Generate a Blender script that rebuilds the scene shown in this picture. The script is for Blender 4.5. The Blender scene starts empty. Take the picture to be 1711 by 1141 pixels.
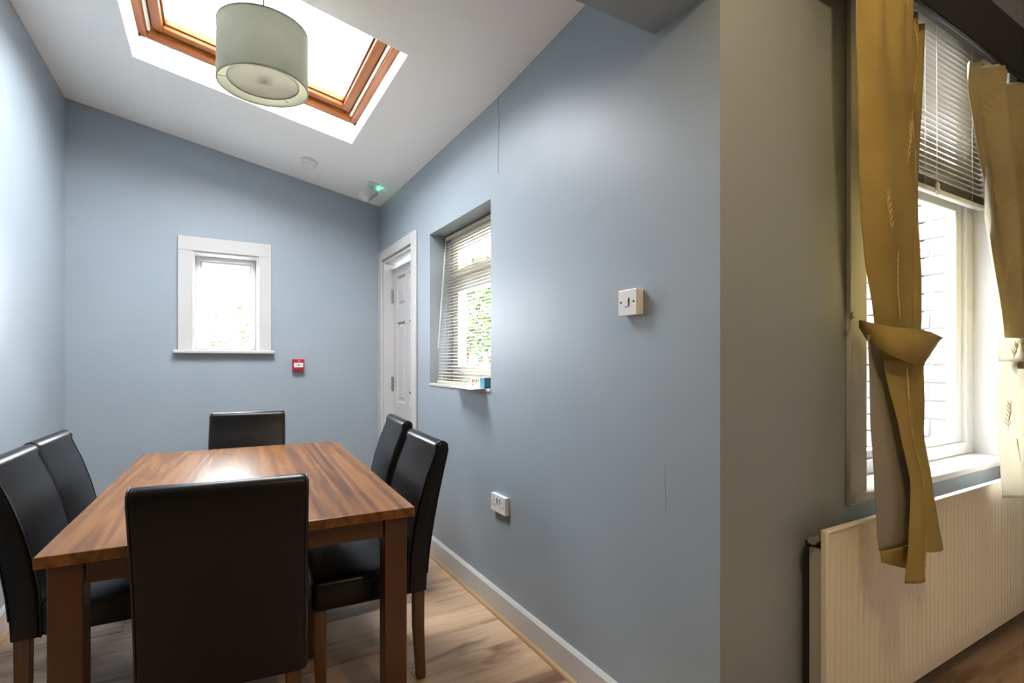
import bpy, bmesh, math, random
from mathutils import Vector, Matrix
random.seed(7)
S = bpy.context.scene
C = S.collection

# ------------------------------------------------------------------ camera
cam = bpy.data.objects.new('camera', bpy.data.cameras.new('camera'))
C.objects.link(cam); S.camera = cam
cam.location = (0, 0, 1.25)
cam.rotation_euler = (math.radians(90), 0, math.radians(-30))
cam.data.sensor_width = 36.0
cam.data.lens = 36.0 * 863.0 / 1711.0
cam.data.shift_y = 33.5 / 1711.0
cam.data.clip_start = 0.02

# ------------------------------------------------------------------ light and exposure
SKY = 9.0
w = bpy.data.worlds.new('overcast_sky'); S.world = w; w.use_nodes = True
bg = w.node_tree.nodes['Background']
bg.inputs[0].default_value = (0.93, 0.965, 1.0, 1); bg.inputs[1].default_value = SKY
S.view_settings.view_transform = 'Standard'; S.view_settings.look = 'None'
S.view_settings.gamma = 1.0; S.view_settings.use_curve_mapping = False
S.view_settings.exposure = 2.33

def portal(name, loc, rot, sx, sy):
    l = bpy.data.lights.new(name, 'AREA'); l.shape = 'RECTANGLE'; l.size = sx; l.size_y = sy
    l.cycles.is_portal = True
    o = bpy.data.objects.new(name, l); C.objects.link(o); o.location = loc; o.rotation_euler = rot
    return o
R = math.radians
SL = R(11.08)
portal('portal_skylight', (0.235, 2.855, 2.99), (0, SL, 0), 1.14, 1.10)
portal('portal_window_back', (0.08, 4.66, 1.69), (R(-90), 0, 0), 0.44, 0.72)
portal('portal_window_right', (1.52, 2.78, 1.59), (0, R(90), 0), 0.98, 0.86)
portal('portal_window_front', (2.64, 1.29, 1.79), (R(-90), 0, 0), 1.30, 2.0)
# ceiling bulb of the room the camera stands in
bl = bpy.data.lights.new('ceiling_bulb', 'POINT'); bl.energy = 7; bl.color = (1.0, 0.70, 0.36); bl.shadow_soft_size = 0.05
bo = bpy.data.objects.new('ceiling_bulb', bl); C.objects.link(bo); bo.location = (0.76, -0.12, 2.5)

# ------------------------------------------------------------------ constants
XL, XR, YB, YW, YF = -0.844, 1.23, 4.385, 0.963, 1.213
BEAMZ, NEARZ = 2.304, 3.1

# ------------------------------------------------------------------ materials
def new_mat(name):
    m = bpy.data.materials.new(name); m.use_nodes = True
    nt = m.node_tree; b = nt.nodes['Principled BSDF']
    return m, nt, b
def noise_bump(nt, b, scale, strength, coord=None, dist=0.002, detail=3):
    n = nt.nodes.new('ShaderNodeTexNoise'); n.inputs['Scale'].default_value = scale; n.inputs['Detail'].default_value = detail
    tc = nt.nodes.new('ShaderNodeTexCoord')
    nt.links.new(coord or tc.outputs['Object'], n.inputs['Vector'])
    bp = nt.nodes.new('ShaderNodeBump'); bp.inputs['Strength'].default_value = strength; bp.inputs['Distance'].default_value = dist
    nt.links.new(n.outputs['Fac'], bp.inputs['Height']); nt.links.new(bp.outputs['Normal'], b.inputs['Normal'])
    return n
def plain(name, col, rough=0.5, spec=0.5, metal=0.0, bump=None, var=0.0):
    m, nt, b = new_mat(name)
    b.inputs['Base Color'].default_value = (*col, 1); b.inputs['Roughness'].default_value = rough
    b.inputs['Specular IOR Level'].default_value = spec; b.inputs['Metallic'].default_value = metal
    if bump: noise_bump(nt, b, *bump)
    if var:
        n = nt.nodes.new('ShaderNodeTexNoise'); n.inputs['Scale'].default_value = 2.3; n.inputs['Detail'].default_value = 4
        tc = nt.nodes.new('ShaderNodeTexCoord'); nt.links.new(tc.outputs['Object'], n.inputs['Vector'])
        rp = nt.nodes.new('ShaderNodeValToRGB')
        rp.color_ramp.elements[0].position = .3; rp.color_ramp.elements[1].position = .7
        rp.color_ramp.elements[0].color = (*[c*(1-var) for c in col], 1); rp.color_ramp.elements[1].color = (*[min(1, c*(1+var)) for c in col], 1)
        nt.links.new(n.outputs['Fac'], rp.inputs[0]); nt.links.new(rp.outputs[0], b.inputs['Base Color'])
    return m
def glass_mat(name, tint=(1, 1, 1), rough=0.0):
    m = bpy.data.materials.new(name); m.use_nodes = True; nt = m.node_tree; nt.nodes.clear()
    out = nt.nodes.new('ShaderNodeOutputMaterial'); mix = nt.nodes.new('ShaderNodeMixShader')
    tr = nt.nodes.new('ShaderNodeBsdfTransparent'); tr.inputs[0].default_value = (*tint, 1)
    gl = nt.nodes.new('ShaderNodeBsdfGlossy'); gl.inputs['Roughness'].default_value = rough
    lw = nt.nodes.new('ShaderNodeLayerWeight'); lw.inputs[0].default_value = .5
    pw = nt.nodes.new('ShaderNodeMath'); pw.operation = 'POWER'; pw.inputs[1].default_value = 5; nt.links.new(lw.outputs['Facing'], pw.inputs[0])
    fr = nt.nodes.new('ShaderNodeMath'); fr.operation = 'MULTIPLY_ADD'; fr.inputs[1].default_value = .5; fr.inputs[2].default_value = .02; nt.links.new(pw.outputs[0], fr.inputs[0])
    nt.links.new(fr.outputs[0], mix.inputs[0]); nt.links.new(tr.outputs[0], mix.inputs[1]); nt.links.new(gl.outputs[0], mix.inputs[2])
    nt.links.new(mix.outputs[0], out.inputs[0]); return m
def dirty_glass(name):
    m = glass_mat(name); nt = m.node_tree
    tr = [n for n in nt.nodes if n.type == 'BSDF_TRANSPARENT'][0]
    n = nt.nodes.new('ShaderNodeTexNoise'); n.inputs['Scale'].default_value = 9; n.inputs['Detail'].default_value = 8; n.inputs['Distortion'].default_value = 1.5
    tc = nt.nodes.new('ShaderNodeTexCoord'); nt.links.new(tc.outputs['Object'], n.inputs['Vector'])
    rp = nt.nodes.new('ShaderNodeValToRGB'); rp.color_ramp.elements[0].position = .35; rp.color_ramp.elements[1].position = .75
    rp.color_ramp.elements[0].color = (.97, .97, .97, 1); rp.color_ramp.elements[1].color = (.85, .86, .87, 1)
    nt.links.new(n.outputs['Fac'], rp.inputs[0]); nt.links.new(rp.outputs[0], tr.inputs[0]); return m
def cloth_mat(name, col, transl=0.3, col2=None, weave=900, rough=.8):
    m = bpy.data.materials.new(name); m.use_nodes = True; nt = m.node_tree
    b = nt.nodes['Principled BSDF']; out = nt.nodes['Material Output']
    b.inputs['Base Color'].default_value = (*col, 1); b.inputs['Roughness'].default_value = rough; b.inputs['Specular IOR Level'].default_value = .25
    noise_bump(nt, b, weave, .35, dist=.0006)
    n = nt.nodes.new('ShaderNodeTexNoise'); n.inputs['Scale'].default_value = 6; n.inputs['Detail'].default_value = 6
    tc = nt.nodes.new('ShaderNodeTexCoord'); nt.links.new(tc.outputs['Object'], n.inputs['Vector'])
    rp = nt.nodes.new('ShaderNodeValToRGB'); rp.color_ramp.elements[0].position = .3; rp.color_ramp.elements[1].position = .7
    c2 = col2 or tuple(c*.85 for c in col)
    rp.color_ramp.elements[0].color = (*c2, 1); rp.color_ramp.elements[1].color = (*col, 1)
    nt.links.new(n.outputs['Fac'], rp.inputs[0]); nt.links.new(rp.outputs[0], b.inputs['Base Color'])
    t = nt.nodes.new('ShaderNodeBsdfTranslucent'); nt.links.new(rp.outputs[0], t.inputs[0])
    mx = nt.nodes.new('ShaderNodeMixShader'); mx.inputs[0].default_value = transl
    nt.links.new(b.outputs[0], mx.inputs[1]); nt.links.new(t.outputs[0], mx.inputs[2]); nt.links.new(mx.outputs[0], out.inputs[0])
    return m
def wood_mat(name, stops, axis='Y', rough=.35, grain=(16, 1.1), contour=9.0, random_tone=0.0, streak=None, spec=.5):
    """veneer: stretched noise contours along one axis"""
    m, nt, b = new_mat(name)
    tc = nt.nodes.new('ShaderNodeTexCoord'); oi = nt.nodes.new('ShaderNodeObjectInfo')
    add = nt.nodes.new('ShaderNodeVectorMath'); add.operation = 'MULTIPLY_ADD'
    nt.links.new(oi.outputs['Random'], add.inputs[0]); add.inputs[1].default_value = (7.3, 5.1, 3.7)
    nt.links.new(tc.outputs['Object'], add.inputs[2])
    mp = nt.nodes.new('ShaderNodeMapping'); hi, lo = grain
    sc = {'X': (lo, hi, hi), 'Y': (hi, lo, hi), 'Z': (hi, hi, lo)}[axis]
    mp.inputs['Scale'].default_value = sc
    nt.links.new(add.outputs[0], mp.inputs[0])
    n1 = nt.nodes.new('ShaderNodeTexNoise'); n1.inputs['Scale'].default_value = .35; n1.inputs['Detail'].default_value = 1.2; n1.inputs['Distortion'].default_value = .6
    nt.links.new(mp.outputs[0], n1.inputs['Vector'])
    mu = nt.nodes.new('ShaderNodeMath'); mu.operation = 'MULTIPLY'; mu.inputs[1].default_value = contour*6.28; nt.links.new(n1.outputs['Fac'], mu.inputs[0])
    si = nt.nodes.new('ShaderNodeMath'); si.operation = 'SINE'; nt.links.new(mu.outputs[0], si.inputs[0])
    n2 = nt.nodes.new('ShaderNodeTexNoise'); n2.inputs['Scale'].default_value = 5.0; n2.inputs['Detail'].default_value = 6
    nt.links.new(mp.outputs[0], n2.inputs['Vector'])
    a1 = nt.nodes.new('ShaderNodeMath'); a1.operation = 'MULTIPLY_ADD'; a1.inputs[1].default_value = .085; nt.links.new(si.outputs[0], a1.inputs[0])
    a0 = nt.nodes.new('ShaderNodeMath'); a0.operation = 'MULTIPLY_ADD'; a0.inputs[1].default_value = .5; a0.inputs[2].default_value = .25; nt.links.new(n1.outputs['Fac'], a0.inputs[0]); nt.links.new(a0.outputs[0], a1.inputs[2])
    a2 = nt.nodes.new('ShaderNodeMath'); a2.operation = 'MULTIPLY_ADD'; a2.inputs[1].default_value = .45; nt.links.new(n2.outputs['Fac'], a2.inputs[0]); nt.links.new(a1.outputs[0], a2.inputs[2])
    a3 = nt.nodes.new('ShaderNodeMath'); a3.operation = 'ADD'; a3.inputs[1].default_value = -.22; nt.links.new(a2.outputs[0], a3.inputs[0])
    last = a3
    if random_tone:
        r1 = nt.nodes.new('ShaderNodeMath'); r1.operation = 'SUBTRACT'; r1.inputs[1].default_value = .5; nt.links.new(oi.outputs['Random'], r1.inputs[0])
        a4 = nt.nodes.new('ShaderNodeMath'); a4.operation = 'MULTIPLY_ADD'; a4.inputs[1].default_value = random_tone; nt.links.new(r1.outputs[0], a4.inputs[0]); nt.links.new(a3.outputs[0], a4.inputs[2]); last = a4
    rp = nt.nodes.new('ShaderNodeValToRGB'); els = rp.color_ramp.elements
    while len(els) < len(stops): els.new(.5)
    for e, (p, c) in zip(els, stops): e.position = p; e.color = (*c, 1)
    nt.links.new(last.outputs[0], rp.inputs[0])
    colout = rp.outputs[0]
    if streak:
        n3 = nt.nodes.new('ShaderNodeTexNoise'); n3.inputs['Scale'].default_value = streak[1]; n3.inputs['Detail'].default_value = 5; n3.inputs['Distortion'].default_value = .8
        nt.links.new(mp.outputs[0], n3.inputs['Vector'])
        r3 = nt.nodes.new('ShaderNodeValToRGB'); r3.color_ramp.elements[0].position = .56; r3.color_ramp.elements[1].position = .72
        r3.color_ramp.elements[0].color = (0, 0, 0, 1); r3.color_ramp.elements[1].color = (1, 1, 1, 1)
        nt.links.new(n3.outputs['Fac'], r3.inputs[0])
        mx = nt.nodes.new('ShaderNodeMix'); mx.data_type = 'RGBA'; nt.links.new(r3.outputs[0], mx.inputs['Factor'])
        nt.links.new(rp.outputs[0], mx.inputs['A']); mx.inputs['B'].default_value = (*streak[0], 1); colout = mx.outputs['Result']
    nt.links.new(colout, b.inputs['Base Color'])
    b.inputs['Roughness'].default_value = rough; b.inputs['Specular IOR Level'].default_value = spec
    bp = nt.nodes.new('ShaderNodeBump'); bp.inputs['Strength'].default_value = .08; bp.inputs['Distance'].default_value = .001
    nt.links.new(n2.outputs['Fac'], bp.inputs['Height']); nt.links.new(bp.outputs['Normal'], b.inputs['Normal'])
    return m

BLUE = (0.320, 0.370, 0.412)
M = {}
M['blue'] = plain('blue_satin_wall_paint', BLUE, .42, .45, bump=(3.2, .16, None, .02, 5), var=.03)
M['white'] = plain('white_ceiling_paint', (.93, .93, .92), .8, .2, bump=(40, .03))
M['gloss'] = plain('white_gloss_paint', (.56, .545, .53), .3, .5)
M['upvc'] = plain('white_window_plastic', (.64, .65, .65), .3, .5)
M['plastic'] = plain('white_switch_plastic', (.78, .77, .76), .3, .5)
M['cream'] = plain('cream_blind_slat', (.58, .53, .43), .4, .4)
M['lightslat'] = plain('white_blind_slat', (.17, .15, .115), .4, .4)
M['dark'] = plain('dark_hole', (.01, .01, .01), .8, .1)
M['leather'] = plain('black_faux_leather', (.004, .0036, .004), .33, .33, bump=(140, .08, None, .001, 3))
M['piping'] = plain('black_piping', (.016, .015, .016), .4, .5)
M['seatwood'] = wood_mat('brown_chair_leg_wood', [(.2, (.06, .025, .010)), (.5, (.13, .06, .025)), (.8, (.22, .11, .045))], 'Z', .4, (20, 1.2), 4)
M['table'] = wood_mat('walnut_table_veneer', [(.30, (.085, .030, .008)), (.42, (.165, .064, .018)), (.55, (.235, .096, .028)), (.72, (.30, .132, .043))], 'Y', .27, (11, .62), 9, spec=.25)
M['tableleg'] = wood_mat('walnut_table_leg', [(.18, (.045, .016, .005)), (.5, (.10, .038, .013)), (.82, (.165, .066, .023))], 'Z', .3, (9, .8), 6)
M['tableapron'] = wood_mat('walnut_table_apron', [(.18, (.045, .016, .005)), (.5, (.10, .038, .013)), (.82, (.165, .066, .023))], 'X', .3, (9, .8), 6)
M['floor'] = wood_mat('oak_laminate_plank', [(.15, (.30, .175, .10)), (.40, (.50, .33, .205)), (.60, (.62, .43, .28)), (.85, (.70, .52, .36))], 'X', .32, (9, 1.5), 5, .20, ((.17, .10, .062), 1.0))
M['bead'] = wood_mat('oak_floor_bead', [(.2, (.38, .23, .11)), (.8, (.58, .39, .21))], 'Y', .4, (16, 1), 4)
M['pine'] = wood_mat('orange_pine_frame', [(.2, (.12, .032, .005)), (.5, (.21, .062, .010)), (.8, (.30, .105, .024))], 'Y', .45, (12, .8), 5, spec=.2)
M['pine_x'] = wood_mat('orange_pine_rail', [(.2, (.12, .032, .005)), (.5, (.21, .062, .010)), (.8, (.30, .105, .024))], 'X', .45, (12, .8), 5, spec=.2)
M['gasket'] = plain('pale_seal_strip', (.62, .60, .52), .6)
M['black'] = plain('black_rubber', (.02, .018, .018), .6)
M['shade'] = cloth_mat('sage_green_lampshade', (.64, .64, .49), .09, weave=500)
M['shadein'] = cloth_mat('pale_lampshade_lining', (.74, .78, .58), .45, weave=500)
M['diffuser'] = cloth_mat('frosted_diffuser', (.80, .79, .70), .40, weave=300)
M['cord'] = plain('olive_flex', (.30, .27, .14), .6)
M['metal'] = plain('steel', (.45, .44, .42), .35, .5, .9)
M['brass'] = plain('tarnished_brass', (.42, .36, .24), .35, .5, .9)
M['red'] = plain('red_callpoint', (.42, .012, .022), .35, .5)
M['callwhite'] = plain('callpoint_plate', (.75, .73, .70), .4)
M['grey'] = plain('grey_plastic', (.55, .57, .58), .4)
M['gold'] = cloth_mat('gold_curtain_cloth', (.50, .38, .13), .12, (.40, .295, .09), 700, .7)
M['gold_lit'] = cloth_mat('gold_curtain_cloth_painted_lit', (.46, .38, .20), .22, (.40, .32, .16), 700, .7)  # same gold cloth, with the window's backlight painted in as a paler tone
M['lining'] = cloth_mat('cream_curtain_lining', (.50, .46, .38), .30, (.42, .38, .31), 700, .8)
M['cream_lit'] = cloth_mat('cream_curtain_cloth_painted_lit', (.74, .71, .62), .5, (.66, .63, .54), 700, .8)  # brighter copy of the lining: window light is put into its colour
M['thread'] = plain('pale_gold_thread', (.62, .48, .22), .4, .6)
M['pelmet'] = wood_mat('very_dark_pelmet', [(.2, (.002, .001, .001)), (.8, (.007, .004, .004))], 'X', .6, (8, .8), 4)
M['radiator'] = plain('cream_radiator_enamel', (.92, .87, .74), .35, .5)
M['radgrey'] = plain('grey_radiator_side', (.50, .49, .47), .5)
M['glass'] = glass_mat('window_glass')
M['skyglass'] = dirty_glass('weathered_skylight_glass')
M['brick'] = plain('pale_brick', (.27, .25, .225), .9, .1, bump=(60, .5), var=.12)
M['mortar'] = plain('grey_mortar', (.17, .165, .155), .9, .1)
M['leaf'] = plain('green_leaf', (.055, .10, .025), .6, .3, var=.5)
M['bark'] = plain('brown_bark', (.07, .05, .035), .9, .1)
M['paving'] = plain('grey_paving', (.16, .155, .14), .9, .1, var=.2)
M['paper'] = plain('white_paper', (.85, .86, .88), .6, .2)
M['boxblue'] = plain('pale_blue_card', (.16, .42, .56), .5)
def led():
    m = bpy.data.materials.new('green_led'); m.use_nodes = True; b = m.node_tree.nodes['Principled BSDF']
    b.inputs['Base Color'].default_value = (0, .6, .25, 1); b.inputs['Emission Color'].default_value = (.05, 1, .42, 1); b.inputs['Emission Strength'].default_value = 4
    return m
M['led'] = led()
for k, c in dict(dot_r=(.75, .12, .05), dot_y=(.8, .6, .08), dot_g=(.15, .5, .12), dot_b=(.08, .15, .5)).items(): M[k] = plain('print_'+k, c, .5)

# ------------------------------------------------------------------ mesh helpers
class MB:
    def __init__(s): s.bm = bmesh.new()
    def box(s, x0, x1, y0, y1, z0, z1, mat=None):
        v = [s.bm.verts.new((x, y, z)) for x in (x0, x1) for y in (y0, y1) for z in (z0, z1)]
        if mat is not None:
            for q in v: q.co = mat @ q.co
        for f in ((0, 1, 3, 2), (4, 6, 7, 5), (0, 4, 5, 1), (2, 3, 7, 6), (0, 2, 6, 4), (1, 5, 7, 3)): s.bm.faces.new([v[i] for i in f])
        return s
    def poly(s, pts): s.bm.faces.new([s.bm.verts.new(p) for p in pts]); return s
    def prism(s, pts, off):
        off = Vector(off); a = [s.bm.verts.new(p) for p in pts]; b = [s.bm.verts.new(Vector(p)+off) for p in pts]; n = len(pts)
        s.bm.faces.new(a); s.bm.faces.new(b[::-1])
        for i in range(n): s.bm.faces.new((a[i], b[i], b[(i+1) % n], a[(i+1) % n]))
        return s
    def rings(s, rings, caps=True, closed=True):
        vs = [[s.bm.verts.new(p) for p in r] for r in rings]; n = len(rings[0])
        for a, b in zip(vs, vs[1:]):
            for i in range(n if closed else n-1): s.bm.faces.new((a[i], a[(i+1) % n], b[(i+1) % n], b[i]))
        if caps: s.bm.faces.new(vs[0][::-1]); s.bm.faces.new(vs[-1])
        return s
    def tube(s, pts, r, n=8, caps=True):
        pts = [Vector(p) for p in pts]; rs = []
        rr = r if isinstance(r, (list, tuple)) else [r]*len(pts)
        up = None
        for i, p in enumerate(pts):
            t = (pts[min(i+1, len(pts)-1)] - pts[max(i-1, 0)]).normalized()
            if up is None: up = Vector((0, 0, 1)) if abs(t.z) < .9 else Vector((1, 0, 0))
            a = t.cross(up).normalized(); b = a.cross(t).normalized(); up = b
            rs.append([p + rr[i]*(math.cos(2*math.pi*k/n)*a + math.sin(2*math.pi*k/n)*b) for k in range(n)])
        return s.rings(rs, caps)
    def lathe(s, prof, n=32, mat=None, caps=False):
        rs = []
        for (r, z) in prof:
            rs.append([Vector((r*math.cos(2*math.pi*k/n), r*math.sin(2*math.pi*k/n), z)) for k in range(n)])
        if mat is not None: rs = [[mat @ p for p in q] for q in rs]
        return s.rings(rs, caps)
    def grid(s, us, vs, solid, f, t0, t1):
        cache = {}
        def V(i, j, t):
            k = (i, j, t)
            if k not in cache: cache[k] = s.bm.verts.new(f(us[i], vs[j], t))
            return cache[k]
        nu, nv = len(us)-1, len(vs)-1
        sol = lambda i, j: 0 <= i < nu and 0 <= j < nv and solid((us[i]+us[i+1])/2, (vs[j]+vs[j+1])/2)
        for i in range(nu):
            for j in range(nv):
                if not sol(i, j): continue
                s.bm.faces.new((V(i, j, t0), V(i+1, j, t0), V(i+1, j+1, t0), V(i, j+1, t0)))
                s.bm.faces.new((V(i, j, t1), V(i, j+1, t1), V(i+1, j+1, t1), V(i+1, j, t1)))
                for di, dj, e in ((-1, 0, ((0, 0), (0, 1))), (1, 0, ((1, 0), (1, 1))), (0, -1, ((0, 0), (1, 0))), (0, 1, ((0, 1), (1, 1)))):
                    if not sol(i+di, j+dj):
                        (a, b), (c, d) = e
                        s.bm.faces.new((V(i+a, j+b, t0), V(i+c, j+d, t0), V(i+c, j+d, t1), V(i+a, j+b, t1)))
        return s
    def bevel(s, w, seg=2, angle=30):
        bmesh.ops.recalc_face_normals(s.bm, faces=s.bm.faces)
        es = [e for e in s.bm.edges if len(e.link_faces) == 2 and e.calc_face_angle(0) > R(angle)]
        bmesh.ops.bevel(s.bm, geom=es, offset=w, segments=seg, profile=.5, affect='EDGES', clamp_overlap=True); return s
    def mesh(s, name, mat, smooth=None):
        bmesh.ops.recalc_face_normals(s.bm, faces=s.bm.faces)
        me = bpy.data.meshes.new(name); s.bm.to_mesh(me); s.bm.free()
        me.materials.append(M[mat] if isinstance(mat, str) else mat)
        if smooth is not None:
            for p in me.polygons: p.use_smooth = True
            me.set_sharp_from_angle(angle=R(smooth))
        return me
def link(name, me, parent=None, **props):
    o = bpy.data.objects.new(name, me); C.objects.link(o)
    if parent: o.parent = parent
    for k, v in props.items(): o[k] = v
    return o
def obj(name, mb, mat, parent=None, smooth=None, **props): return link(name, mb.mesh(name, mat, smooth), parent, **props)
def thing(name, label, cat, loc=(0, 0, 0), rotz=0, group=None):
    o = link(name, None, None, label=label, category=cat); o.location = loc; o.rotation_euler = (0, 0, rotz)
    o.empty_display_size = .1
    if group: o['group'] = group
    return o
def struct(name, mb, mat, smooth=None): return obj(name, mb, mat, None, smooth, kind='structure')
def struct_root(name, label=None):
    o = link(name, None, None, kind='structure')
    if label: o['label'] = label
    return o
def dup(root, loc, rotz, label):
    r = root.copy(); C.objects.link(r); r.location = loc; r.rotation_euler = (0, 0, rotz); r['label'] = label
    for ch in list(root.children):
        c = ch.copy(); C.objects.link(c); c.parent = r
        for g in list(ch.children):
            d = g.copy(); C.objects.link(d); d.parent = c
    return r
def lerp_table(tab, z):
    """piecewise-linear rows (z, a, b, ...) sorted by falling z, smoothed"""
    if z >= tab[0][0]: return tab[0][1:]
    for p, q in zip(tab, tab[1:]):
        if z >= q[0]:
            t = (p[0]-z)/(p[0]-q[0]); t = t*t*(3-2*t)*.35 + t*.65
            return tuple(a+(b-a)*t for a, b in zip(p[1:], q[1:]))
    return tab[-1][1:]

# ------------------------------------------------------------------ setting
# floor: sub-floor slab with laminate planks
fl = struct('floor', MB().box(-2.35, 4.75, -2.75, YB+.25, -.1, -.0125), 'mortar')
PW, PL = .192, 1.285
y, row = -2.6, 0
while y < YB:
    y1 = min(y+PW, YB)
    xa, xb = (-2.2, 4.6) if y < YW-.02 else (XL, XR)
    off = (row*0.47) % 1.0
    x = xa - off*PL
    while x < xb:
        a, b = max(x, xa), min(x+PL, xb)
        if b-a > .02:
            o = obj('plank', MB().box(-(b-a)/2, (b-a)/2, -(y1-y)/2, (y1-y)/2, -.012, 0).bevel(.0012, 1), 'floor', fl)
            o.location = ((a+b)/2, (y+y1)/2, 0)
            o.scale = ((b-a-.0008)/(b-a), (y1-y-.0008)/(y1-y), 1)
        x += PL
    y += PW; row += 1

struct('wall_left', MB().box(XL-.15, XL, YF, YB+.25, 0, 3.02), 'blue')
# back wall with small window hole
BWX0, BWX1, BWZ0, BWZ1 = -.132, .30, 1.335, 2.050
struct('wall_back', MB().grid([XL, BWX0, BWX1, XR+.25], [0, BWZ0, BWZ1, 2.98], lambda x, z: not (BWX0 < x < BWX1 and BWZ0 < z < BWZ1), lambda x, z, t: (x, t, z), YB, YB+.25), 'blue')
# right wall with door and window recess
DY0, DY1, DZ1 = 3.543, 4.295, 2.095
RY0, RY1, RZ0, RZ1 = 2.348, 3.213, 1.096, 2.085
def sol_right(yy, z):
    if DY0 < yy < DY1 and z < DZ1: return False
    if RY0 < yy < RY1 and RZ0 < z < RZ1: return False
    if yy > YF and z > 2.62: return False
    return True
wr = struct('wall_right', MB().grid([YW, YF, RY0, RY1, DY0, DY1, YB], [0, RZ0, RZ1, DZ1, 2.62, NEARZ], sol_right, lambda yy, z, t: (t, yy, z), XR, XR+.25), 'blue')
crk = [(2.262, 2.585), (2.267, 2.54), (2.262, 2.50), (2.256, 2.46), (2.261, 2.42), (2.266, 2.38), (2.262, 2.34), (2.267, 2.29), (2.270, 2.24), (2.269, 2.19)]
obj('crack', MB().tube([(XR, a, z) for a, z in crk], .0013, 4), 'black', wr)
obj('crack', MB().tube([(XR, 1.165, .93), (XR, 1.168, .87), (XR, 1.163, .82), (XR, 1.166, .77)], .0004, 4), 'black', wr)
# window wall of the room the camera stands in
FX0, FX1, FZ0, FZ1 = 1.983, 3.292, .785, 2.80
struct('wall_front', MB().grid([XR+.25, FX0, FX1, 4.6], [0, FZ0, FZ1, NEARZ], lambda x, z: not (FX0 < x < FX1 and FZ0 < z < FZ1), lambda x, z, t: (x, t, z), YW, YW+.32), 'blue')
struct('wall_opening_left', MB().box(-2.2, XL, YW, YF, 0, NEARZ), 'blue')
struct('wall_near_left', MB().box(-2.35, -2.2, -2.75, YF, 0, NEARZ), 'blue')
struct('wall_near_back', MB().box(-2.35, 4.75, -2.75, -2.6, 0, NEARZ), 'blue')
struct('wall_near_right', MB().box(4.6, 4.75, -2.6, YW+.32, 0, NEARZ), 'blue')
struct('ceiling_beam', MB().box(XL, XR, YW, YF, BEAMZ, NEARZ), 'blue')
struct('ceiling_near', MB().box(-2.35, 4.75, -2.75, YF, NEARZ, NEARZ+.1), 'white')
# sloping ceiling with the skylight opening
KX0, KX1, KY0, KY1 = -.376, .772, 2.297, 3.412
def cz(x, yy):
    z = 2.569 + (XR-x)*math.tan(SL)
    a = max(0, min(1, (2.30-yy)/.75)); b = max(0, min(1, (x-.80)/.43))
    return z + .045*a*b
xs = [XL-.15, KX0, KX1, .80, .95, 1.1, XR, XR+.25]; ys = [YF, 1.4, 1.55, 1.8, 2.05, KY0, 2.6, KY1, YB+.25]
CT = .20
def fceil(x, yy, t):
    return (x + t*math.sin(SL), yy, cz(x, yy) + t*math.cos(SL))
struct('ceiling', MB().grid(xs, ys, lambda x, yy: not (KX0 < x < KX1 and KY0 < yy < KY1), fceil, 0, CT), 'white')

# baseboards
def skirt(name, p0, p1, nrm, h=.121, t=.018):
    p0, p1, n = Vector(p0), Vector(p1), Vector(nrm)
    prof = [(0, 0), (t, 0), (t, h-.012), (t*.45, h), (0, h)]
    return struct(name, MB().prism([p0 + n*a + Vector((0, 0, b)) for a, b in prof], p1-p0), 'gloss')
skirt('baseboard_right', (XR, YW, 0), (XR, DY0-.092, 0), (-1, 0, 0))
skirt('baseboard_left', (XL, YF, 0), (XL, YB, 0), (1, 0, 0))
skirt('baseboard_back', (XL+.018, YB, 0), (XR, YB, 0), (0, -1, 0))
def quad_bead(name, p0, p1, nrm):
    p0, p1, n = Vector(p0), Vector(p1), Vector(nrm)
    prof = [(0, 0), (.016, 0), (.0155, .006), (.011, .0125), (.004, .0155), (0, .016)]
    return struct(name, MB().prism([p0 + n*a + Vector((0, 0, b)) for a, b in prof], p1-p0), 'bead')
quad_bead('trim_1', (XR-.018, YW, 0), (XR-.018, DY0-.092, 0), (-1, 0, 0))
quad_bead('trim_2', (XL+.018, YF, 0), (XL+.018, YB-.02, 0), (1, 0, 0))
quad_bead('trim_3', (XL+.036, YB-.018, 0), (XR-.02, YB-.018, 0), (0, -1, 0))

# ------------------------------------------------------------------ skylight (window_1)
sk = struct_root('window_1', 'pine framed skylight in the sloping white ceiling')
KM = Matrix.Translation((KX0, KY0, cz(KX0, KY0))) @ Matrix.Rotation(SL, 4, 'Y')
LX = (KX1-KX0)/math.cos(SL); LY = KY1-KY0
def kbox(mb, x0, x1, y0, y1, z0, z1): return mb.box(x0, x1, y0, y1, z0, z1, KM)
# outer frame sits on the plaster reveal at depth .13
D0 = .130
def ring(name, inset, wdt, z0, z1, parent, chamfer=.006):
    a0, a1, b0, b1 = inset, LX-inset, inset, LY-inset
    for nm, (x0, x1, y0, y1), mt in ((name, (a0, a0+wdt, b0, b1), 'pine'), (name, (a1-wdt, a1, b0, b1), 'pine'),
                                   (name, (a0+wdt, a1-wdt, b0, b0+wdt), 'pine_x'), (name, (a0+wdt, a1-wdt, b1-wdt, b1), 'pine_x')):
        obj(nm, kbox(MB(), x0, x1, y0, y1, z0, z1).bevel(chamfer, 2), mt, parent)
ring('frame_member', -.012, .050, D0, D0+.11, sk, .007)
ring('frame_bead', .036, .016, D0+.062, D0+.11, sk, .003)
ring('sash_member', .058, .052, D0+.03, D0+.085, sk, .006)
ring('sash_rebate', .106, .016, D0+.052, D0+.085, sk, .003)
for xx in (.040, LX-.052): obj('seal_strip', kbox(MB(), xx, xx+.012, .05, LY-.05, D0+.016, D0+.036), 'gasket', sk)
obj('glazing_pane', kbox(MB(), .10, LX-.10, .10, LY-.10, D0+.078, D0+.084), 'skyglass', sk)
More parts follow.
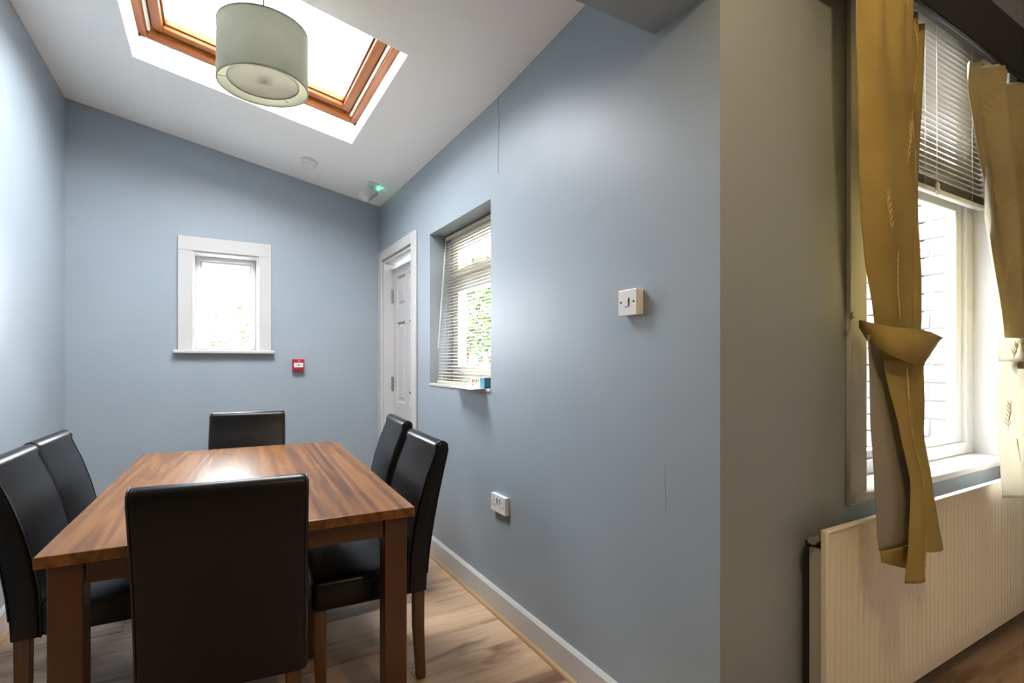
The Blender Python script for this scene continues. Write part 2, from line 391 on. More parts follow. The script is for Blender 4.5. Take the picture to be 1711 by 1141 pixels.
for (xx, yy) in ((.085, LY-.05), (LX-.085, LY-.05)):
    obj('screw_hole', MB().lathe([(.006, 0), (.006, .004)], 10, KM @ Matrix.Translation((xx, yy+.012, D0+.0285)), True), 'dark', sk)
obj('corner_cap', kbox(MB(), -.008, .012, LY-.014, LY+.004, D0-.006, D0+.006).bevel(.002, 1), 'black', sk)
obj('corner_cap', kbox(MB(), LX-.012, LX+.008, LY-.014, LY+.004, D0-.006, D0+.006).bevel(.002, 1), 'black', sk)

# ------------------------------------------------------------------ back window (window_2)
wb = struct_root('window_2', 'small white framed window in the end wall')
cx0, cx1, cz0, cz1 = -.223, .383, 1.335, 2.150
yc = YB-.02
obj('casing', MB().box(cx0, BWX0+.004, yc, YB, cz0, BWZ1).bevel(.004, 2), 'gloss', wb)
obj('casing', MB().box(BWX1-.004, cx1, yc, YB, cz0, BWZ1).bevel(.004, 2), 'gloss', wb)
obj('casing', MB().box(cx0, cx1, yc, YB, BWZ1, cz1).bevel(.004, 2), 'gloss', wb)
obj('window_sill', MB().box(-.250, .405, YB-.055, YB+.16, 1.308, 1.335).bevel(.008, 3), 'gloss', wb, 40)
obj('reveal_lining', MB().grid([BWX0+.001, BWX0+.012, BWX1-.012, BWX1-.001], [BWZ0+.001, BWZ1-.012, BWZ1-.001], lambda x, z: not (BWX0+.012 < x < BWX1-.012 and z < BWZ1-.012), lambda x, z, t: (x, t, z), YB-.004, YB+.16), 'gloss', wb)
def win_frame(parent, x0, x1, z0, z1, y0, y1, wd, name, mat='upvc', bottom=None):
    bt = wd if bottom is None else bottom
    obj(name, MB().box(x0, x0+wd, y0, y1, z0, z1).bevel(.005, 2), mat, parent)
    obj(name, MB().box(x1-wd, x1, y0, y1, z0, z1).bevel(.005, 2), mat, parent)
    obj(name, MB().box(x0+wd, x1-wd, y0, y1, z1-wd, z1).bevel(.005, 2), mat, parent)
    obj(name, MB().box(x0+wd, x1-wd, y0, y1, z0, z0+bt).bevel(.005, 2), mat, parent)
win_frame(wb, BWX0+.012, BWX1-.012, BWZ0+.002, BWZ1-.012, YB+.13, YB+.18, .030, 'window_frame', bottom=.016)
win_frame(wb, BWX0+.040, BWX1-.040, BWZ0+.018, BWZ1-.040, YB+.145, YB+.185, .018, 'sash', bottom=.012)
obj('pane', MB().box(BWX0+.05, BWX1-.05, YB+.16, YB+.165, BWZ0+.02, BWZ1-.05), 'glass', wb)

# ------------------------------------------------------------------ right wall window (window_3)
w3 = struct_root('window_3', 'recessed window in the blue side wall behind a cream blind')
XF = XR+.165
def fbox(y0, y1, z0, z1, x0, x1, nm='window_frame', bv=.005): return obj(nm, MB().box(x0, x1, y0, y1, z0, z1).bevel(bv, 2), 'upvc', w3)
fz0 = RZ0+.012
fbox(RY1-.065, RY1-.001, fz0, RZ1-.001, XF, XF+.07); fbox(RY0+.001, RY0+.065, fz0, RZ1-.001, XF, XF+.07)
fbox(RY0+.065, RY1-.065, RZ1-.065, RZ1-.001, XF, XF+.07); fbox(RY0+.065, RY1-.065, fz0, fz0+.065, XF, XF+.07)
fbox(RY0+.065, RY1-.065, 1.745, 1.805, XF, XF+.07, 'transom')
for (z0, z1) in ((fz0+.065, 1.745), (1.805, RZ1-.065)):
    y0, y1 = RY0+.065, RY1-.065
    fbox(y0, y0+.045, z0, z1, XF-.012, XF+.05, 'sash'); fbox(y1-.045, y1, z0, z1, XF-.012, XF+.05, 'sash')
    fbox(y0+.045, y1-.045, z0, z0+.045, XF-.012, XF+.05, 'sash'); fbox(y0+.045, y1-.045, z1-.045, z1, XF-.012, XF+.05, 'sash')
    obj('pane', MB().box(XF+.02, XF+.025, y0+.03, y1-.03, z0+.03, z1-.03), 'glass', w3)
obj('window_handle', MB().box(XF-.03, XF-.012, 2.74, 2.86, 1.835, 1.85).bevel(.004, 2), 'upvc', w3)
obj('window_sill', MB().box(XR-.006, XF+.06, RY0+.001, RY1-.001, RZ0-.004, RZ0+.012).bevel(.003, 2), 'gloss', w3)

# ------------------------------------------------------------------ big front window (window_4)
w4 = struct_root('window_4', 'tall white window behind the gold curtains')
YG = 1.083
win_frame(w4, FX0+.001, FX1-.001, FZ0+.012, FZ1-.001, YG, YG+.07, .085, 'window_frame', bottom=.055)
TZ0, TZ1 = 2.045, 2.13
obj('transom', MB().box(FX0+.086, FX1-.086, YG, YG+.07, TZ0, TZ1).bevel(.005, 2), 'upvc', w4)
win_frame(w4, FX0+.086, FX1-.086, FZ0+.067, TZ0, YG+.018, YG+.06, .062, 'sash', bottom=.035)
win_frame(w4, FX0+.086, FX1-.086, TZ1, FZ1-.086, YG+.018, YG+.06, .062, 'sash')
obj('pane', MB().box(FX0+.14, FX1-.14, YG+.04, YG+.045, FZ0+.09, TZ0-.05), 'glass', w4)
obj('pane', MB().box(FX0+.14, FX1-.14, YG+.04, YG+.045, TZ1+.05, FZ1-.14), 'glass', w4)
obj('casing', MB().box(1.878, FX0+.004, YW-.016, YW, FZ0-.03, FZ1).bevel(.004, 2), 'gloss', w4)
obj('casing', MB().box(FX1-.004, FX1+.10, YW-.016, YW, FZ0-.03, FZ1).bevel(.004, 2), 'gloss', w4)
obj('reveal_lining', MB().box(FX1-.010, FX1-.001, YW-.002, YG, FZ0+.012, FZ1), 'gloss', w4)
obj('reveal_lining', MB().box(FX0+.001, FX0+.010, YW-.002, YG, FZ0+.012, FZ1), 'gloss', w4)
obj('reveal_lining', MB().box(FX0+.010, FX1-.010, YW-.002, YG, FZ1-.010, FZ1-.001), 'gloss', w4)
obj('window_sill', MB().box(FX0-.10, FX1+.02, YW-.028, YG+.01, FZ0-.020, FZ0+.012).bevel(.008, 3), 'gloss', w4, 40)
obj('window_handle', MB().box(2.52, 2.66, YG-.03, YG-.012, 2.315, 2.338).bevel(.005, 2), 'upvc', w4)

# ------------------------------------------------------------------ door (door_1)
dr = struct_root('door_1', 'white six panel door in the blue side wall')
XD = XR+.080
obj('door_frame', MB().box(XR-.002, XR+.12, DY1-.030, DY1-.001, 0, DZ1-.001), 'gloss', dr)
obj('door_frame', MB().box(XR-.002, XR+.12, DY0+.001, DY0+.030, 0, DZ1-.001), 'gloss', dr)
obj('door_frame', MB().box(XR-.002, XR+.12, DY0+.030, DY1-.030, DZ1-.030, DZ1-.001), 'gloss', dr)
AW = .095
obj('architrave', MB().box(XR-.018, XR, DY0-AW, DY0+.004, 0, DZ1+.075).bevel(.006, 3), 'gloss', dr)
obj('architrave', MB().box(XR-.018, XR, DY1-.004, YB-.001, 0, DZ1+.075).bevel(.006, 3), 'gloss', dr)
obj('architrave', MB().box(XR-.018, XR, DY0+.004, DY1-.004, DZ1-.004, DZ1+.075).bevel(.006, 3), 'gloss', dr)
ly0, ly1, lz0, lz1 = DY0+.033, DY1-.033, .008, 2.030
cols = [(ly0+.10, ly0+.295), (ly1-.295, ly1-.10)]
rows = [(.22, .74), (.92, 1.57), (1.70, 1.945)]
def leaf_solid(yy, z): return not any(c[0] < yy < c[1] and r[0] < z < r[1] for c in cols for r in rows)
leaf = obj('door_leaf', MB().grid([ly0, *cols[0], *cols[1], ly1], [lz0, *rows[0], *rows[1], *rows[2], lz1], leaf_solid, lambda yy, z, t: (t, yy, z), XD, XD+.038).bevel(.004, 2), 'gloss', dr)
for c in cols:
    for r in rows:
        mb = MB().box(XD+.014, XD+.026, c[0]-.002, c[1]+.002, r[0]-.002, r[1]+.002)
        pts = [(c[0]+.022, r[0]+.022), (c[1]-.022, r[0]+.022), (c[1]-.022, r[1]-.022), (c[0]+.022, r[1]-.022)]
        pi = [(c[0]+.040, r[0]+.040), (c[1]-.040, r[0]+.040), (c[1]-.040, r[1]-.040), (c[0]+.040, r[1]-.040)]
        mb.rings([[Vector((XD+.0139, a, b)) for a, b in pts], [Vector((XD+.006, a, b)) for a, b in pi]])
        obj('panel', mb, 'gloss', leaf)
for z in (1.80, 1.07):
    h = obj('hinge', MB().box(XD-.010, XD+.004, DY1-.040, DY1-.028, z-.05, z+.05).bevel(.002, 1), 'metal', dr)
    obj('knuckle', MB().tube([(XD-.014, DY1-.036, z-.052), (XD-.014, DY1-.036, z+.052)], .007, 10), 'metal', h)
obj('keyhole', MB().tube([(XD-.002, ly0+.205+.06, 1.01), (XD+.002, ly0+.205+.06, 1.01)], .008, 10), 'dark', dr)

# ------------------------------------------------------------------ venetian blinds
def slat_mesh(name, length, width, axis, tilt, mat, crown=.0022):
    mb = MB(); prof = []
    n = 5
    for k in range(n):
        a = (k/(n-1)-.5)*width; h = crown*(1-(2*k/(n-1)-1)**2)
        prof.append((a*math.cos(tilt)-h*math.sin(tilt), a*math.sin(tilt)+h*math.cos(tilt)))
    prof2 = [(a, b-.0005) for a, b in prof[::-1]]
    full = prof+prof2
    if axis == 'Y': pts = [Vector((a, -length/2, b)) for a, b in full]; off = (0, length, 0)
    else: pts = [Vector((-length/2, a, b)) for a, b in full]; off = (length, 0, 0)
    return mb.prism(pts, off).mesh(name, mat, 40)
# cream blind in the side window, its foot pushed into the room
b1 = thing('venetian_blind', 'cream venetian blind lowered over the recessed side window', 'blind', (XR+.12, (RY0+RY1)/2, RZ0+.013))
BL = RY1-RY0-.022
top, bot = .965, .018
obj('headrail', MB().box(-.014, .014, -BL/2, BL/2, top-.028, top).bevel(.002, 1), 'cream', b1)
obj('bottom_rail', MB().box(-.074, -.048, -BL/2, BL/2, .003, .018).bevel(.003, 1), 'cream', b1)
sm = slat_mesh('slat', BL, .025, 'Y', R(3), 'cream')
N = 45
def bx(z): return -.062*(1-z/top)**1.0
for k in range(N):
    z = bot+.012 + (top-.045-bot-.012)*k/(N-1)
    o = link('slat', sm, b1); o.location = (bx(z), 0, z)
for yy in (-BL/2+.09, 0, BL/2-.09):
    obj('ladder_cord', MB().tube([(bx(0)-.013, yy, .01), (-.013, yy, top-.02)], .0009, 5).tube([(bx(0)+.013, yy, .01), (.013, yy, top-.02)], .0009, 5), 'gasket', b1)
obj('tilt_wand', MB().tube([(-.016, BL/2-.015, top-.03), (-.105, BL/2-.10, .225)], .0042, 8), 'gloss', b1, 40)
# raised blind in the big window
b2 = thing('venetian_blind', 'pale venetian blind half raised behind the gold curtains', 'blind', ((FX0+FX1)/2, 1.045, 2.02))
BW = FX1-FX0-.03
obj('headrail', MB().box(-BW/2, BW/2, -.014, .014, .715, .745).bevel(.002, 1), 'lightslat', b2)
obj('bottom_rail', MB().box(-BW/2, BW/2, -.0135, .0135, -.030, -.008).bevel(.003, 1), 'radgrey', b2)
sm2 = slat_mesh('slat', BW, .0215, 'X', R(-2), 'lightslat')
for k in range(27):
    o = link('slat', sm2, b2); o.location = (0, 0, .030 + .0252*k)
for k in range(7):
    o = link('slat', sm2, b2); o.location = (0, 0, -.004 + .0042*k)
for xx in (-BW/2+.15, 0, BW/2-.16):
    obj('ladder_cord', MB().tube([(xx, -.0145, -.02), (xx, -.0145, .72)], .001, 5).tube([(xx, .0145, -.02), (xx, .0145, .72)], .001, 5), 'gasket', b2)
obj('lift_cord', MB().tube([(.10, -.018, .71), (.101, -.019, .01)], .0012, 5), 'gasket', b2)
obj('cord_knot', MB().lathe([(.001, -.045), (.008, -.04), (.010, -.02), (.006, -.012), (.009, 0), (.004, .012), (.001, .014)], 10, Matrix.Translation((.101, -.021, .0))), 'cream', b2, 40)

# ------------------------------------------------------------------ dining table
tb = thing('dining_table', 'rectangular walnut veneer dining table with square legs', 'table', (.1335, 2.560, 0), R(-2.3))
TW, TLn, TH = 1.0, 1.67, .75
obj('tabletop', MB().box(-TW/2, TW/2, -TLn/2, TLn/2, TH-.032, TH).bevel(.0025, 2), 'table', tb)
LI, LS = .022, .076
for sx in (-1, 1):
    for sy in (-1, 1):
        xa = sx*(TW/2-LI); xb = sx*(TW/2-LI-LS); ya = sy*(TLn/2-LI); yb = sy*(TLn/2-LI-LS)
        obj('leg', MB().box(min(xa, xb), max(xa, xb), min(ya, yb), max(ya, yb), 0, TH-.0325).bevel(.002, 1), 'tableleg', tb)
ap0 = TH-.032-.066
for sy in (-1, 1):
    ya = sy*(TLn/2-LI-.016); yb = sy*(TLn/2-LI-.038)
    obj('apron', MB().box(-TW/2+LI+LS+.003, TW/2-LI-LS-.003, min(ya, yb), max(ya, yb), ap0, TH-.0325), 'tableapron', tb)
for sx in (-1, 1):
    xa = sx*(TW/2-LI-.016); xb = sx*(TW/2-LI-.038)
    obj('apron', MB().box(min(xa, xb), max(xa, xb), -TLn/2+LI+LS+.003, TLn/2-LI-LS-.003, ap0, TH-.0325), 'table', tb)

# ------------------------------------------------------------------ dining chairs
CW = .424
def chair_proto():
    t = thing('dining_chair', 'x', 'chair', group='black faux leather dining chairs around the table')
    rear = [(.35, -.203), (.42, -.207), (.50, -.214), (.60, -.229), (.70, -.248), (.80, -.270), (.895, -.292)]
    front = [(.35, -.125), (.42, -.125), (.50, -.128), (.60, -.143), (.70, -.166), (.80, -.198), (.895, -.236)]
    prof = [(y, z) for z, y in front]
    cy, czz, r = -.264, .905, .030
    for k in range(1, 8):
        a = math.pi*k/8 - .12
        prof.append((cy + r*math.cos(a), czz + r*math.sin(a)))
    prof += [(y, z) for z, y in rear[::-1]]
    n = len(prof)
    P2 = [Vector((a, b)) for a, b in prof]
    nr = []
    for i in range(n):
        d = P2[(i+1) % n]-P2[i-1]; nr.append(Vector((d.y, -d.x)).normalized())
    def sl(x, off):
        return [Vector((x, p.x - q.x*off, p.y - q.y*off)) for p, q in zip(P2, nr)]
    h = CW/2; sls = []
    for x, off in ((h, .016), (h-.002, .009), (h-.006, .004), (h-.013, .001), (h-.022, 0)): sls.append((x, off))
    full = [(-x, o) for x, o in sls] + [(x, o) for x, o in sls[::-1]]
    # orient normals so that positive off moves inward
    cen = sum(P2, Vector((0, 0)))/n
    if (P2[0]-cen).dot(nr[0]) < 0: nr[:] = [-q for q in nr]
    back = obj('backrest', MB().rings([sl(x, o) for x, o in full]), 'leather', t, 50)
    for x in (-(h-.006), h-.006):
        pts = sl(x, .002)
        obj('piping', MB().tube(pts[:-1], .0026, 6), 'piping', back, 60)
    # seat cushion
    mb = MB(); sx, y0, y1, z0, z1 = CW/2+.004, -.130, .222, .352, .462
    mb.box(-sx, sx, y0, y1, z0, z1).bevel(.022, 4)
    top = [f for f in mb.bm.faces if f.normal.z > .99 and f.calc_center_median().z > z1-.01]
    bmesh.ops.subdivide_edges(mb.bm, edges=list({e for f in top for e in f.edges}), cuts=7, use_grid_fill=True)
    for v in mb.bm.verts:
        if v.co.z > z1-.0015:
            u = v.co.x/sx; q = (v.co.y-(y0+y1)/2)/((y1-y0)/2)
            v.co.z += .012*max(0, 1-u*u)*max(0, 1-q*q)
    st = obj('seat', mb, 'leather', t, 60)
    obj('seat_seam', MB().tube([(-sx+.004, y0+.03, z1-.022), (-sx, y0+.1, z1-.024), (-sx, y1-.03, z1-.024), (-sx+.03, y1, z1-.024), (sx-.03, y1, z1-.024), (sx, y1-.03, z1-.024), (sx, y0+.1, z1-.024), (sx-.004, y0+.03, z1-.022)], .0022, 6), 'piping', st, 60)
    for s_ in (-1, 1):
        for (yy, ty) in ((.190, .186), (-.176, -.186)):
            a = .021; b = .017
            rs = []
            for z, hw, yc_ in ((.37, a, yy), (.2, a-.001, yy), (.02, b, ty), (0, b-.001, ty)):
                xc = s_*.176
                rs.append([Vector((xc-hw, yc_-hw, z)), Vector((xc+hw, yc_-hw, z)), Vector((xc+hw, yc_+hw, z)), Vector((xc-hw, yc_+hw, z))])
            obj('leg', MB().rings(rs).bevel(.002, 1), 'seatwood', t)
    return t
ch = chair_proto()
ch['label'] = 'black dining chair at the near end with its back to the viewer'
ch.location = (.047, 1.835, 0); ch.rotation_euler = (0, 0, R(-5.5))
dup(ch, (.165, 3.375, 0), R(180-5), 'black dining chair at the far end below the small window')
dup(ch, (.533, 2.140, 0), R(90-3), 'black dining chair beside the blue wall, nearer the skirting board and viewer')
dup(ch, (.645, 2.880, 0), R(90-5), 'black dining chair beside the white door, farther of the right pair')
dup(ch, (-.355, 2.425, 0), R(-90-2), 'black dining chair at the left picture edge, nearer of the left pair')
dup(ch, (-.345, 2.878, 0), R(-90-3), 'black dining chair on the left, farther one next to the end wall')

# ------------------------------------------------------------------ pendant lamp
pl = thing('pendant_lamp', 'sage green drum pendant lampshade hanging from the sloping ceiling', 'lamp', (.163, 2.158, 2.286))
RS, HS = .157, .211
n = 64
obj('lamp_shade', MB().lathe([(RS, 0), (RS, HS)], n), 'shade', pl, 40)
obj('shade_rim', MB().lathe([(RS+.001, -.001), (RS+.001, .004), (RS-.004, .004), (RS-.004, -.001), (RS+.001, -.001)], n), 'shade', pl, 40)
obj('shade_rim', MB().lathe([(RS+.001, HS-.004), (RS+.001, HS+.001), (RS-.004, HS+.001), (RS-.004, HS-.004), (RS+.001, HS-.004)], n), 'shade', pl, 40)
df = obj('diffuser', MB().lathe([(.0005, .016), (.119, .016), (.121, .018), (.119, .020), (.0005, .020)], n), 'diffuser', pl, 40)
obj('diffuser_ring', MB().lathe([(.121, .014), (.124, .014), (.124, .022), (.121, .022), (.121, .014)], n), 'metal', df, 40)
for a in (R(170), R(50), R(-70)):
    c_, s_ = math.cos(a), math.sin(a)
    obj('spoke', MB().tube([(c_*.122, s_*.122, .018), (c_*(RS-.003), s_*(RS-.003), .018)], .0016, 6), 'metal', pl)
    obj('shade_strut', MB().tube([(c_*.02, s_*.02, HS-.03), (c_*(RS-.003), s_*(RS-.003), HS-.004)], .0018, 6), 'metal', pl)
zc = cz(.163, 2.158)-2.286
obj('flex', MB().tube([(0, 0, HS-.05), (0, 0, zc-.02)], .0032, 8), 'cord', pl, 60)
obj('lamp_holder', MB().lathe([(.001, HS-.04), (.019, HS-.04), (.020, HS-.085), (.016, HS-.10), (.001, HS-.10)], 20), 'plastic', pl, 40)
obj('bulb', MB().lathe([(.001, HS-.19), (.018, HS-.185), (.029, HS-.165), (.028, HS-.145), (.014, HS-.105), (.013, HS-.098)], 20), 'plastic', pl, 60)
obj('ceiling_rose', MB().lathe([(.001, 0), (.045, 0), (.043, -.018), (.015, -.03), (.001, -.03)], 24, Matrix.Translation((0, 0, zc)) @ Matrix.Rotation(SL, 4, 'Y')), 'plastic', pl, 40)

# ------------------------------------------------------------------ ceiling devices
CR = Matrix.Rotation(SL, 4, 'Y')
sd = thing('smoke_detector', 'round white smoke detector on the sloping ceiling', 'smoke detector', (.594, 3.938, cz(.594, 3.938)))
sd.rotation_euler = (0, SL, 0)
obj('base', MB().lathe([(.001, 0), (.056, 0), (.056, -.010), (.050, -.014), (.001, -.014)], 32), 'plastic', sd, 40)
obj('body', MB().lathe([(.047, -.013), (.050, -.019), (.049, -.030), (.040, -.042), (.028, -.050), (.001, -.052)], 32), 'plastic', sd, 30)
for k in range(10):
    a = 2*math.pi*k/10
    obj('vent_slot', MB().box(-.0055, .0055, -.002, .002, -.0045, .0045, Matrix.Rotation(a, 4, 'Z') @ Matrix.Translation((0, -.0455, -.036)) @ Matrix.Rotation(R(-38), 4, 'X')), 'grey', sd)
sn = thing('motion_sensor', 'small white motion sensor with a glowing green light on the ceiling', 'sensor', (1.055, 3.93, cz(1.055, 3.93)))
obj('bracket_plate', MB().box(-.035, .035, -.025, .025, -.008, 0, Matrix.Rotation(SL, 4, 'Y')).bevel(.002, 1), 'plastic', sn)
obj('bracket_arm', MB().tube([(.012, .005, -.004), (.010, .012, -.03), (.006, .025, -.045)], .008, 10), 'plastic', sn, 50)
BM = Matrix.Translation((-.015, .045, -.055)) @ Matrix.Rotation(R(-24), 4, 'Z') @ Matrix.Rotation(R(36), 4, 'Y') @ Matrix.Rotation(R(-38), 4, 'X')
bd = obj('body', MB().box(-.044, .044, -.026, .024, -.095, .052, BM).bevel(.010, 3), 'grey', sn, 40)
obj('top_face', MB().box(-.036, .036, -.020, .018, .0515, .0540, BM).bevel(.001, 1), 'plastic', bd)
obj('indicator_light', MB().lathe([(.001, .012), (.006, .010), (.009, .004), (.009, -.002), (.001, -.003)], 14, BM @ Matrix.Translation((.030, -.020, .050))), 'led', sn, 60)

# ------------------------------------------------------------------ fire call point, switch, socket
cp = thing('fire_call_point', 'red break glass fire call point on the end wall', 'alarm', (.575, YB, 1.224))
obj('housing', MB().box(-.043, .043, -.045, 0, -.045, .045).bevel(.004, 2), 'red', cp)
pt = obj('press_plate', MB().box(-.034, .034, -.0475, -.0445, -.019, .016).bevel(.001, 1), 'callwhite', cp)
obj('lens', MB().lathe([(.0005, .003), (.005, .002), (.006, 0), (.006, -.002), (.0005, -.002)], 12, Matrix.Translation((.004, -.0455, .031)) @ Matrix.Rotation(R(90), 4, 'X')), plain('pink_lens', (.75, .25, .25), .3), cp)
obj('dot_mark', MB().lathe([(.0005, .001), (.0055, .001), (.0055, -.001), (.0005, -.001)], 14, Matrix.Translation((.001, -.0475, -.001)) @ Matrix.Rotation(R(90), 4, 'X')), 'black', pt)
for s_, xx in ((1, -.014), (-1, .016)):
    obj('arrow_mark', MB().prism([(xx+.005*s_, -.0478, -.001), (xx-.004*s_, -.0478, .005), (xx-.002*s_, -.0478, -.001), (xx-.004*s_, -.0478, -.007)], (0, .001, 0)), 'black', pt)

sw = thing('light_switch', 'square white surface mounted light switch on the blue wall', 'switch', (XR, 1.302, 1.447))
obj('back_box', MB().box(-.026, 0, -.042, .042, -.042, .042).bevel(.003, 2), 'plastic', sw)
fp = obj('face_plate', MB().box(-.034, -.0255, -.0435, .0435, -.0435, .0435).bevel(.002, 2), 'plastic', sw)
obj('rocker', MB().box(-.0375, -.0335, -.006, .014, -.013, .013).bevel(.001, 1), 'plastic', sw)
obj('rocker_gap', MB().prism([(-.0345, -.0065, .016), (-.0345, -.0105, .016), (-.0345, -.0085, -.013)], (-.0006, 0, 0)), 'dark', sw)
for yy in (-.030, .030): obj('screw', MB().lathe([(.0005, .0008), (.0032, .0008), (.0032, -.001), (.0005, -.001)], 12, Matrix.Translation((-.0344, yy, .002)) @ Matrix.Rotation(R(90), 4, 'Y')), 'dark', sw)

so = thing('power_socket', 'double white switched power socket low on the blue wall', 'socket', (XR, 2.232, .550))
obj('face_plate', MB().box(-.022, 0, -.073, .073, -.043, .043).bevel(.002, 2), 'plastic', so)
for yy in (.012, -.014):
    obj('rocker', MB().box(-.027, -.0215, yy-.0055, yy+.0055, .008, .030).bevel(.001, 1), 'plastic', so)
    obj('rocker_gap', MB().box(-.0226, -.0215, yy-.0085, yy-.006, .006, .032), 'dark', so)
for yc_ in (.042, -.042):
    obj('earth_hole', MB().box(-.0224, -.0215, yc_-.002, yc_+.002, .008, .016), 'dark', so)
    for yy in (-.011, .011): obj('pin_hole', MB().box(-.0224, -.0215, yc_+yy-.0032, yc_+yy+.0032, -.014, -.010), 'dark', so)
for yy in (-.060, .060): obj('screw', MB().lathe([(.0005, .0006), (.003, .0006), (.003, -.001), (.0005, -.001)], 10, Matrix.Translation((-.0222, yy, -.002)) @ Matrix.Rotation(R(90), 4, 'Y')), 'metal', so)

# ------------------------------------------------------------------ paper and card box on the side window sill
sz = RZ0+.0125
pp = obj('paper_sheet', MB().grid([0, .25, .5, .75, 1], [0, .25, .5, .75, 1], lambda u, v: True,
    lambda u, v, t: (lambda P_: (P_.x, P_.y, P_.z+t))(
        (Vector((1.262, 2.80, sz+.001))*(1-u)+Vector((1.262, 2.40, sz+.001))*u)*(1-v) + (Vector((1.16, 2.70, sz+.001))*(1-u)+Vector((1.125, 2.385, sz-.002))*u)*v), 0, .0008),
    'paper', None, label='loose white paper sheet hanging over the side window sill', category='paper')
bxo = thing('card_box', 'small white and pale blue card box with coloured dots on the sill', 'box', (1.228, 2.455, sz+.003), R(18))
obj('carton', MB().box(-.028, .028, -.052, .052, 0, .055).bevel(.0012, 1), 'paper', bxo)
obj('blue_end', MB().box(-.0285, .0285, -.0535, -.0505, .001, .054), 'boxblue', bxo)
obj('blue_end', MB().box(-.0290, .0285, -.0535, -.022, .001, .054), 'boxblue', bxo)
for k, (yy, zz, mt) in enumerate(((.034, .036, 'dot_r'), (.020, .036, 'dot_y'), (.007, .036, 'dot_g'), (-.010, .038, 'dot_b'), (.034, .016, 'dot_b'))):
    hw = .005 if k < 3 else .003
    obj('printed_dot', MB().box(-.0288, -.0278, yy-hw, yy+hw, zz-hw*1.6, zz+hw*1.6), mt, bxo)

# ------------------------------------------------------------------ radiator
rd = thing('radiator', 'cream ribbed panel radiator under the curtained window', 'radiator', (1.603, .88, 0))
RLn, z0, z1 = 1.80, .105, .735
mb = MB()
pitch = .0335; xs_ = [0, .012]; ysx = [0, 0]; x = .024
while x + pitch < RLn-.02:
    xs_ += [x, x+.006, x+.017, x+.023]; ysx += [0, .006, .006, 0]; x += pitch
xs_ += [RLn-.012, RLn]; ysx += [0, 0]
zr = [(z0, 0), (z0+.045, 0), (z0+.062, 1), (z1-.068, 1), (z1-.052, 0), (z1, 0)]
front = [[mb.bm.verts.new((a, b*f, z)) for a, b in zip(xs_, ysx)] for z, f in zr]
backv = [[mb.bm.verts.new((a, .013, z)) for a in (0, RLn)] for z in (z0, z1)]
for a, b in zip(front, front[1:]):
    for i in range(len(xs_)-1): mb.bm.faces.new((a[i], a[i+1], b[i+1], b[i]))
mb.bm.faces.new([backv[0][0], backv[0][1], backv[1][1], backv[1][0]])
mb.bm.faces.new([v for v in front[-1]] + [backv[1][1], backv[1][0]])
mb.bm.faces.new([v for v in front[0]][::-1] + [backv[0][0], backv[0][1]])
mb.bm.faces.new([r[0] for r in front] + [backv[1][0], backv[0][0]]); mb.bm.faces.new([r[-1] for r in front][::-1] + [backv[0][1], backv[1][1]])
obj('front_panel', mb, 'radiator', rd, 30)
obj('panel_rim', MB().tube([(.006, -.002, z0+.004), (.006, -.002, z1-.006), (.010, -.002, z1-.003), (RLn-.01, -.002, z1-.003), (RLn-.006, -.002, z0+.004)], .005, 8), 'radiator', rd, 50)
obj('top_edge', MB().box(.004, RLn-.004, -.001, .014, z1-.004, z1+.001).bevel(.001, 1), 'radiator', rd)
obj('side_plate', MB().box(.004, .020, .013, .052, z0+.02, .672).bevel(.002, 1), 'radgrey', rd)
obj('side_plate', MB().box(RLn-.020, RLn-.004, .013, .052, z0+.02, .672).bevel(.002, 1), 'radgrey', rd)
obj('rear_panel', MB().box(.004, RLn-.004, .052, .064, z0+.01, .690), 'black', rd)
vl = obj('valve', MB().tube([(.012, .028, .705), (-.030, .028, .705)], .010, 12), 'metal', rd, 40)
obj('valve_nut', MB().tube([(-.006, .028, .705), (-.022, .028, .705)], .0155, 6), 'brass', vl)
obj('valve_cap', MB().tube([(-.022, .028, .705), (-.034, .020, .708)], [.013, .011], 12), 'metal', vl, 40)
for xx in (.05, RLn-.06): obj('wall_bracket', MB().box(xx, xx+.03, 0.064, .079, .25, .66), 'radgrey', rd)

# ------------------------------------------------------------------ pelmet
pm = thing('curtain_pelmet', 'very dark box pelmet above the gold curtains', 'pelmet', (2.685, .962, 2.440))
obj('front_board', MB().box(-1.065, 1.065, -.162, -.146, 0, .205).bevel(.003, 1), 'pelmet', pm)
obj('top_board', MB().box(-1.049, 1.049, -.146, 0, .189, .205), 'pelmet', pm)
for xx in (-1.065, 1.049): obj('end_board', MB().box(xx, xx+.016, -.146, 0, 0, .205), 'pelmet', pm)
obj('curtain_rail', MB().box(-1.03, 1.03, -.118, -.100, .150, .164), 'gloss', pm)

# ------------------------------------------------------------------ curtains
def cloth(name, tab, yfun, mat, parent, ns=60, nz=70, thick=.0016, zbot=None):
    """tab rows: (z, xl, xr); yfun(s,z)->y ; surface with real thickness"""
    mb = MB(); rows = []
    ztop, zb = tab[0][0], tab[-1][0]
    for j in range(nz+1):
        z = ztop + (zb-ztop)*j/nz; xl, xr = lerp_table(tab, z); r = []
        for i in range(ns+1):
            s_ = i/ns; zz = z
            if zbot and j > nz*.8: zz = z + zbot(s_)*((j-nz*.8)/(nz*.2))
            r.append(Vector((xl+(xr-xl)*s_, yfun(s_, z), zz)))
        rows.append(r)
    mb.rings(rows, False, False)
    o = obj(name, mb, mat, parent, 80)
    md = o.modifiers.new('thickness', 'SOLIDIFY'); md.thickness = thick; md.offset = 0
    def surf(s_, z):
        xl, xr = lerp_table(tab, z); return Vector((xl+(xr-xl)*s_, yfun(s_, z), z))
    return o, surf
def sm01(a, b, x):
    t = max(0, min(1, (x-a)/(b-a))); return t*t*(3-2*t)
